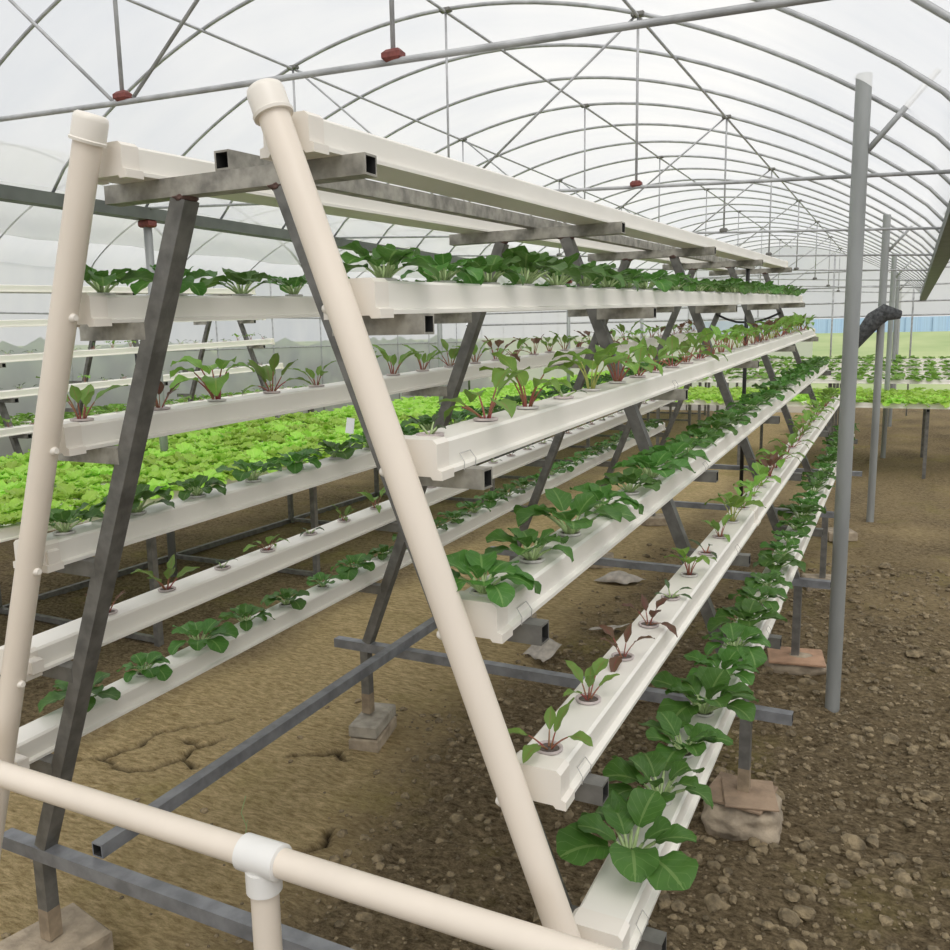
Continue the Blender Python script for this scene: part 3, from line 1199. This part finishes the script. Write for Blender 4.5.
# ------------------------------------------------------------------ lettuce beds
def lettuce_mesh(fb, rr, p, sc, n=13, low=False):
    az0 = rr.uniform(0, 6.28)
    prof = WLET if not low else [0.4, .9, 1.0, .6]
    for k in range(n):
        ring = k/n
        az = az0 + k*2.4 + rr.uniform(-.2, .2)
        lb = (.105 - .035*ring)*rr.uniform(.85, 1.15)*sc
        leaf(fb, None, rr, (p[0] + .01*math.cos(az), p[1] + .01*math.sin(az), p[2]), az, .012*sc, .55 + .75*ring, lb, lb*.92, rr.uniform(.5, 1.2), prof, .3, .10 if not low else .06)


LET = []
for s in range(8):
    fb = MB()
    rr = random.Random(s+500)
    lettuce_mesh(fb, rr, (0, 0, 0), 1.0)
    LET.append(fb.build('lettuce', M['lettuce'], smooth=True, origin=(0, 0, 0)))
let_used = set()


def put_lettuce(p, label, group):
    v = rnd.randint(0, 7)
    o = LET[v]
    if v in let_used:
        o = o.copy()
        COL.objects.link(o)
    let_used.add(v)
    o.location = p
    s = rnd.uniform(.9, 1.2)
    o.scale = (s, s, s)
    o.rotation_euler = (0, 0, rnd.uniform(0, 6.28))
    tag(o, label, 'lettuce', group)


def bed(name, label, x0, x1, y0, y1, along, zt, ordinal_edge, rows_individual, posts_dx):
    """steel table carrying white channels filled with lettuce"""
    root = thing(name, label, 'growing table', ((x0+x1)/2, (y0+y1)/2, GZ))
    st = [M['steel'], M['hole']]
    return root


# left bed: channels run along Y
BX0, BX1, BY0, BY1, BZ = -4.25, -2.25, 1.0, 17.8, 0.655
root = thing('bed_frame', 'steel table frame under the pale green lettuce bed at left', 'table frame', ((BX0+BX1)/2, 9, GZ))
st = [M['steel'], M['hole']]
py = [0.42 + 1.43*k for k in range(1, 13)]
for y in py:
    for x in (-2.42, -3.77):
        m = MB()
        m.beam((x, y, GZ-.03), (x, y, BZ-.04), .036, .036, (0, 1, 0))
        m.build('leg', st, root)
    m = MB()
    m.beam((BX0+.05, y, BZ-.02), (BX1, y, BZ-.02), .036, .036)
    m.build('crossbar', st, root)
    m = MB()
    m.beam((-3.77, y, GZ+.035), (-2.42, y, GZ+.035), .03, .03)
    m.build('base_tie', st, root)
m = MB()
m.beam((-3.79, BY0, GZ+.02), (-3.79, BY1, GZ+.02), .036, .04)
m.build('base_rail', st, root)
NCH = 9
rows = []
for i in range(NCH):
    xc = BX1 - .055 - i*.235
    m = MB()
    m.prism([(x, z) for x, z in PROF], BY0, BY1, lambda x, y, z: Vector((xc+x, y, BZ+z)))
    tag(m.build('growing_channel', M['channel']), 'white lettuce channel, %s row from the right edge of the left bed' % nth(i+1), 'plant channel', 'channels under the left lettuce bed')
    rows.append(xc)
far = MB()
cnt = 0
for i, xc in enumerate(rows):
    k = 0
    y = 1.2 + (.11 if i % 2 else 0)
    while y < BY1:
        k += 1
        p = (xc + rnd.uniform(-.01, .01), y + rnd.uniform(-.02, .02), BZ + CH)
        if in_frame((p[0], p[1], .8), 20):
            if y < 7.3:
                cnt += 1
                put_lettuce(p, 'pale green lettuce, %s from near end, %s row of the left bed' % (nth(k), nth(i+1)), 'lettuces in the left bed')
            else:
                lettuce_mesh(far, random.Random(cnt*31 + k*7 + i), p, rnd.uniform(.95, 1.2), 9, True)
        y += .20
o = far.build('lettuce_mass', M['lettuce'], smooth=True)
stuff(o)
tag(o, 'mass of pale lettuces at the far end of the left bed', 'lettuce')

# low bed beyond the distant rack
root = thing('bed_frame', 'steel table frame of the green bed beside the left side wall', 'table frame', (-7, 8, GZ))
for k in range(7):
    y = 4.2 + 1.5*k
    for x in (-6.55, -7.75):
        m = MB()
        m.beam((x, y, GZ-.03), (x, y, BZ-.07), .036, .036, (0, 1, 0))
        m.build('leg', st, root)
    m = MB()
    m.beam((-7.85, y, BZ-.05), (-6.45, y, BZ-.05), .036, .036)
    m.build('crossbar', st, root)
far = MB()
for i in range(5):
    xc = -6.55 - i*.30
    m = MB()
    m.prism(PROF, 3.8, 14, lambda x, y, z: Vector((xc+x, y, BZ-.032+z)))
    tag(m.build('growing_channel', M['channel']), 'white channel, %s row of the bed beside the left side wall' % nth(i+1), 'plant channel', 'channels of the far left bed')
    y = 3.9
    while y < 14:
        if in_frame((xc, y, .75), 20):
            lettuce_mesh(far, random.Random(int(y*100) + i), (xc, y, BZ-.032+CH), rnd.uniform(.8, 1.2), 8, True)
        y += .26
o = far.build('lettuce_mass', M['chard'], smooth=True)
stuff(o)
tag(o, 'mass of green plants in the bed beside the left wall', 'lettuce')

# cross bed beyond the far end of the front rack
CY0, CY1, CX0, CX1, CZB = 10.62, 12.6, -1.75, 3.6, 0.62
root = thing('bed_frame', 'steel table frame under the lettuce bed beyond the far end', 'table frame', (1, 11.5, GZ))
for k in range(6):
    x = CX0 + .15 + k*1.0
    for y in (CY0+.1, CY1-.1):
        m = MB()
        m.beam((x, y, GZ-.03), (x, y, CZB-.04), .036, .036, (0, 1, 0))
        m.build('leg', st, root)
    m = MB()
    m.beam((x, CY0, CZB-.02), (x, CY1, CZB-.02), .036, .036)
    m.build('crossbar', st, root)
far = MB()
for i in range(8):
    yc = CY0 + .06 + i*.26
    m = MB()
    n = len(PROF)
    vs = [(CX0, yc+x, CZB+z) for x, z in PROF] + [(CX1, yc+x, CZB+z) for x, z in PROF]
    m.add(vs, [(q, (q+1) % n, n+(q+1) % n, n+q) for q in range(n)] + [tuple(range(n)), tuple(range(n, 2*n))])
    tag(m.build('growing_channel', M['channel']), 'white lettuce channel, %s row of the bed beyond the far end' % nth(i+1), 'plant channel', 'channels under the far lettuce bed')
    k = 0
    x = CX0 + .1
    while x < CX1:
        k += 1
        p = (x, yc, CZB + CH)
        if in_frame((p[0], p[1], .75), 10):
            if i < 3 and cnt < 300:
                cnt += 1
                put_lettuce(p, 'pale green lettuce, %s from left, %s row of far cross bed' % (nth(k), nth(i+1)), 'lettuces in the far cross bed')
            else:
                lettuce_mesh(far, random.Random(i*97 + k), p, rnd.uniform(1.0, 1.25), 9, True)
        x += .21
o = far.build('lettuce_mass', M['lettuce'], smooth=True)
stuff(o)
tag(o, 'mass of lettuces in the back rows of the far cross bed', 'lettuce')
# seedling channels further back
greens = MB()
for i, (y, z) in enumerate(((13.4, .74), (14.1, .77), (14.8, .80), (15.6, .83), (16.5, .86), (17.5, .9))):
    m = MB()
    n = len(PROF)
    vs = [(-2.2, y+x*1.8, z+q) for x, q in PROF] + [(5.2, y+x*1.8, z+q) for x, q in PROF]
    m.add(vs, [(q, (q+1) % n, n+(q+1) % n, n+q) for q in range(n)] + [tuple(range(n)), tuple(range(n, 2*n))])
    root = m.build('growing_channel', M['channel'])
    tag(root, 'white seedling channel, %s row back beyond the lettuce bed' % nth(i+1), 'plant channel', 'seedling channels at the far end')
    for x in (-1.8, .2, 2.2, 4.2):
        m = MB()
        m.beam((x, y, GZ-.03), (x, y, z), .04, .04, (0, 1, 0))
        m.build('support', st, root)
    rr = random.Random(i)
    x = -2.1
    while x < 5.1:
        if in_frame((x, y, z), 10):
            lettuce_mesh(greens, rr, (x, y, z+CH), rr.uniform(.9, 1.4), 8, True)
        x += .24
o = greens.build('seedling_mass', M['chard'], smooth=True)
stuff(o)
tag(o, 'distant rows of young greens before the far wall', 'seedlings')

# ------------------------------------------------------------------ odds and ends
m = MB()
pts = [(0.72, 8.08, 1.27), (0.76, 8.08, 1.36), (0.82, 8.08, 1.46), (0.90, 8.08, 1.56), (0.98, 8.08, 1.62), (1.1, 8.08, 1.6)]
m.tube(pts, [.02, .05, .065, .07, .06, .03], 14)
for v in m.v:
    v += Vector((noise.noise(v*9), noise.noise(v*9 + Vector((5, 5, 5))), noise.noise(v*9 + Vector((9, 0, 3)))))*.03
tag(m.build('shade_net', M['net'], smooth=True), 'bundled dark grey shade net tied to the second round post', 'net')

rr = random.Random(12)
for q, (x, y, r, lab) in enumerate(((-.448, 3.97, .075, 'torn pale plastic scrap lying on soil under the fourth right channel'),
                                    (-.47, 5.45, .11, 'crumpled pale bag on the soil between the frame legs'),
                                    (-.24, 4.45, .07, 'brownish paper scrap on soil beside the fifth right channel'))):
    m = MB()
    n = 9
    for j in range(n):
        for i in range(n):
            a, b = i/(n-1)*2-1, j/(n-1)*2-1
            k = 1 + .35*noise.noise(Vector((a*.7 + q, b*.7, q*5)))
            lift = (.035*(b+1) if q == 0 else (.055*max(0, 1-a*a-b*b)**.5 if q == 1 else .012*(a+1))) + .018*noise.noise(Vector((a*1.6, b*1.6, q*7)))
            sk = a*.5 if q == 0 else 0
            m.v.append(Vector((x + (a + b*.35)*r*k, y + (b*.7 - sk)*r*k, GZ + .018 + soil_height(x, y) + lift)))
    for j in range(n-1):
        for i in range(n-1):
            m.f.append((j*n+i, j*n+i+1, (j+1)*n+i+1, (j+1)*n+i))
            m.mi.append(0)
    o = m.build('plastic_scrap', M['paper'], smooth=True)
    md = o.modifiers.new('thickness', 'SOLIDIFY')
    md.thickness = .002
    tag(o, lab, 'litter')

tx, ty, tz = -.645, 2.62, CZ[3] + CH + SL*2.62
m = MB()
m.add([(tx-.022, ty, tz+.052), (tx+.018, ty-.006, tz+.050), (tx+.020, ty+.004, tz+.105), (tx-.018, ty+.01, tz+.108)], [(0, 1, 2, 3)])
o = m.build('plant_tag', M['tag'])
md = o.modifiers.new('thickness', 'SOLIDIFY')
md.thickness = .001
m2 = MB()
m2.tube([(tx, ty, tz-.002), (tx, ty+.002, tz+.07)], .0015, 6)
m2.build('stake', M['tag'], o)
tag(o, 'small white tag standing among plants on the fourth left channel', 'tag')

m = MB()
m.tube([(-.72, 2.02, GZ-.01), (-.715, 2.03, GZ+.05), (-.725, 2.02, GZ+.10), (-.71, 2.03, GZ+.16)], .0018, 5)
m.tube([(-.715, 2.03, GZ+.05), (-.70, 2.02, GZ+.08)], .0014, 5)
tag(m.build('weed_shoot', M['pakstem']), 'thin green weed shoot growing in the soil below the base bar', 'weed')

# crumbly clods on the dug soil
clods = MB()
rr = random.Random(9)
kk = 0
while kk < 9000:
    x, y = rr.uniform(-1.3, 1.9), rr.uniform(1.1, 6.5)
    if rr.random() < min(.97, dryness(x, y)*1.1):
        continue
    if x < .35 and rr.random() < .35:
        continue
    r = .0045 + .019*rr.random()**4.0
    if x > .5 and rr.random() < .05:
        r *= 1.7
    clods.lump((x, y, GZ + soil_height(x, y) + r*.15), r, kk, .62, 2 if r > .022 else (1 if r > .012 else 0))
    kk += 1
o = clods.build('soil_clods', M['clod'])
stuff(o)
tag(o, 'crumbs and clods of brown soil strewn over the ground', 'soil')
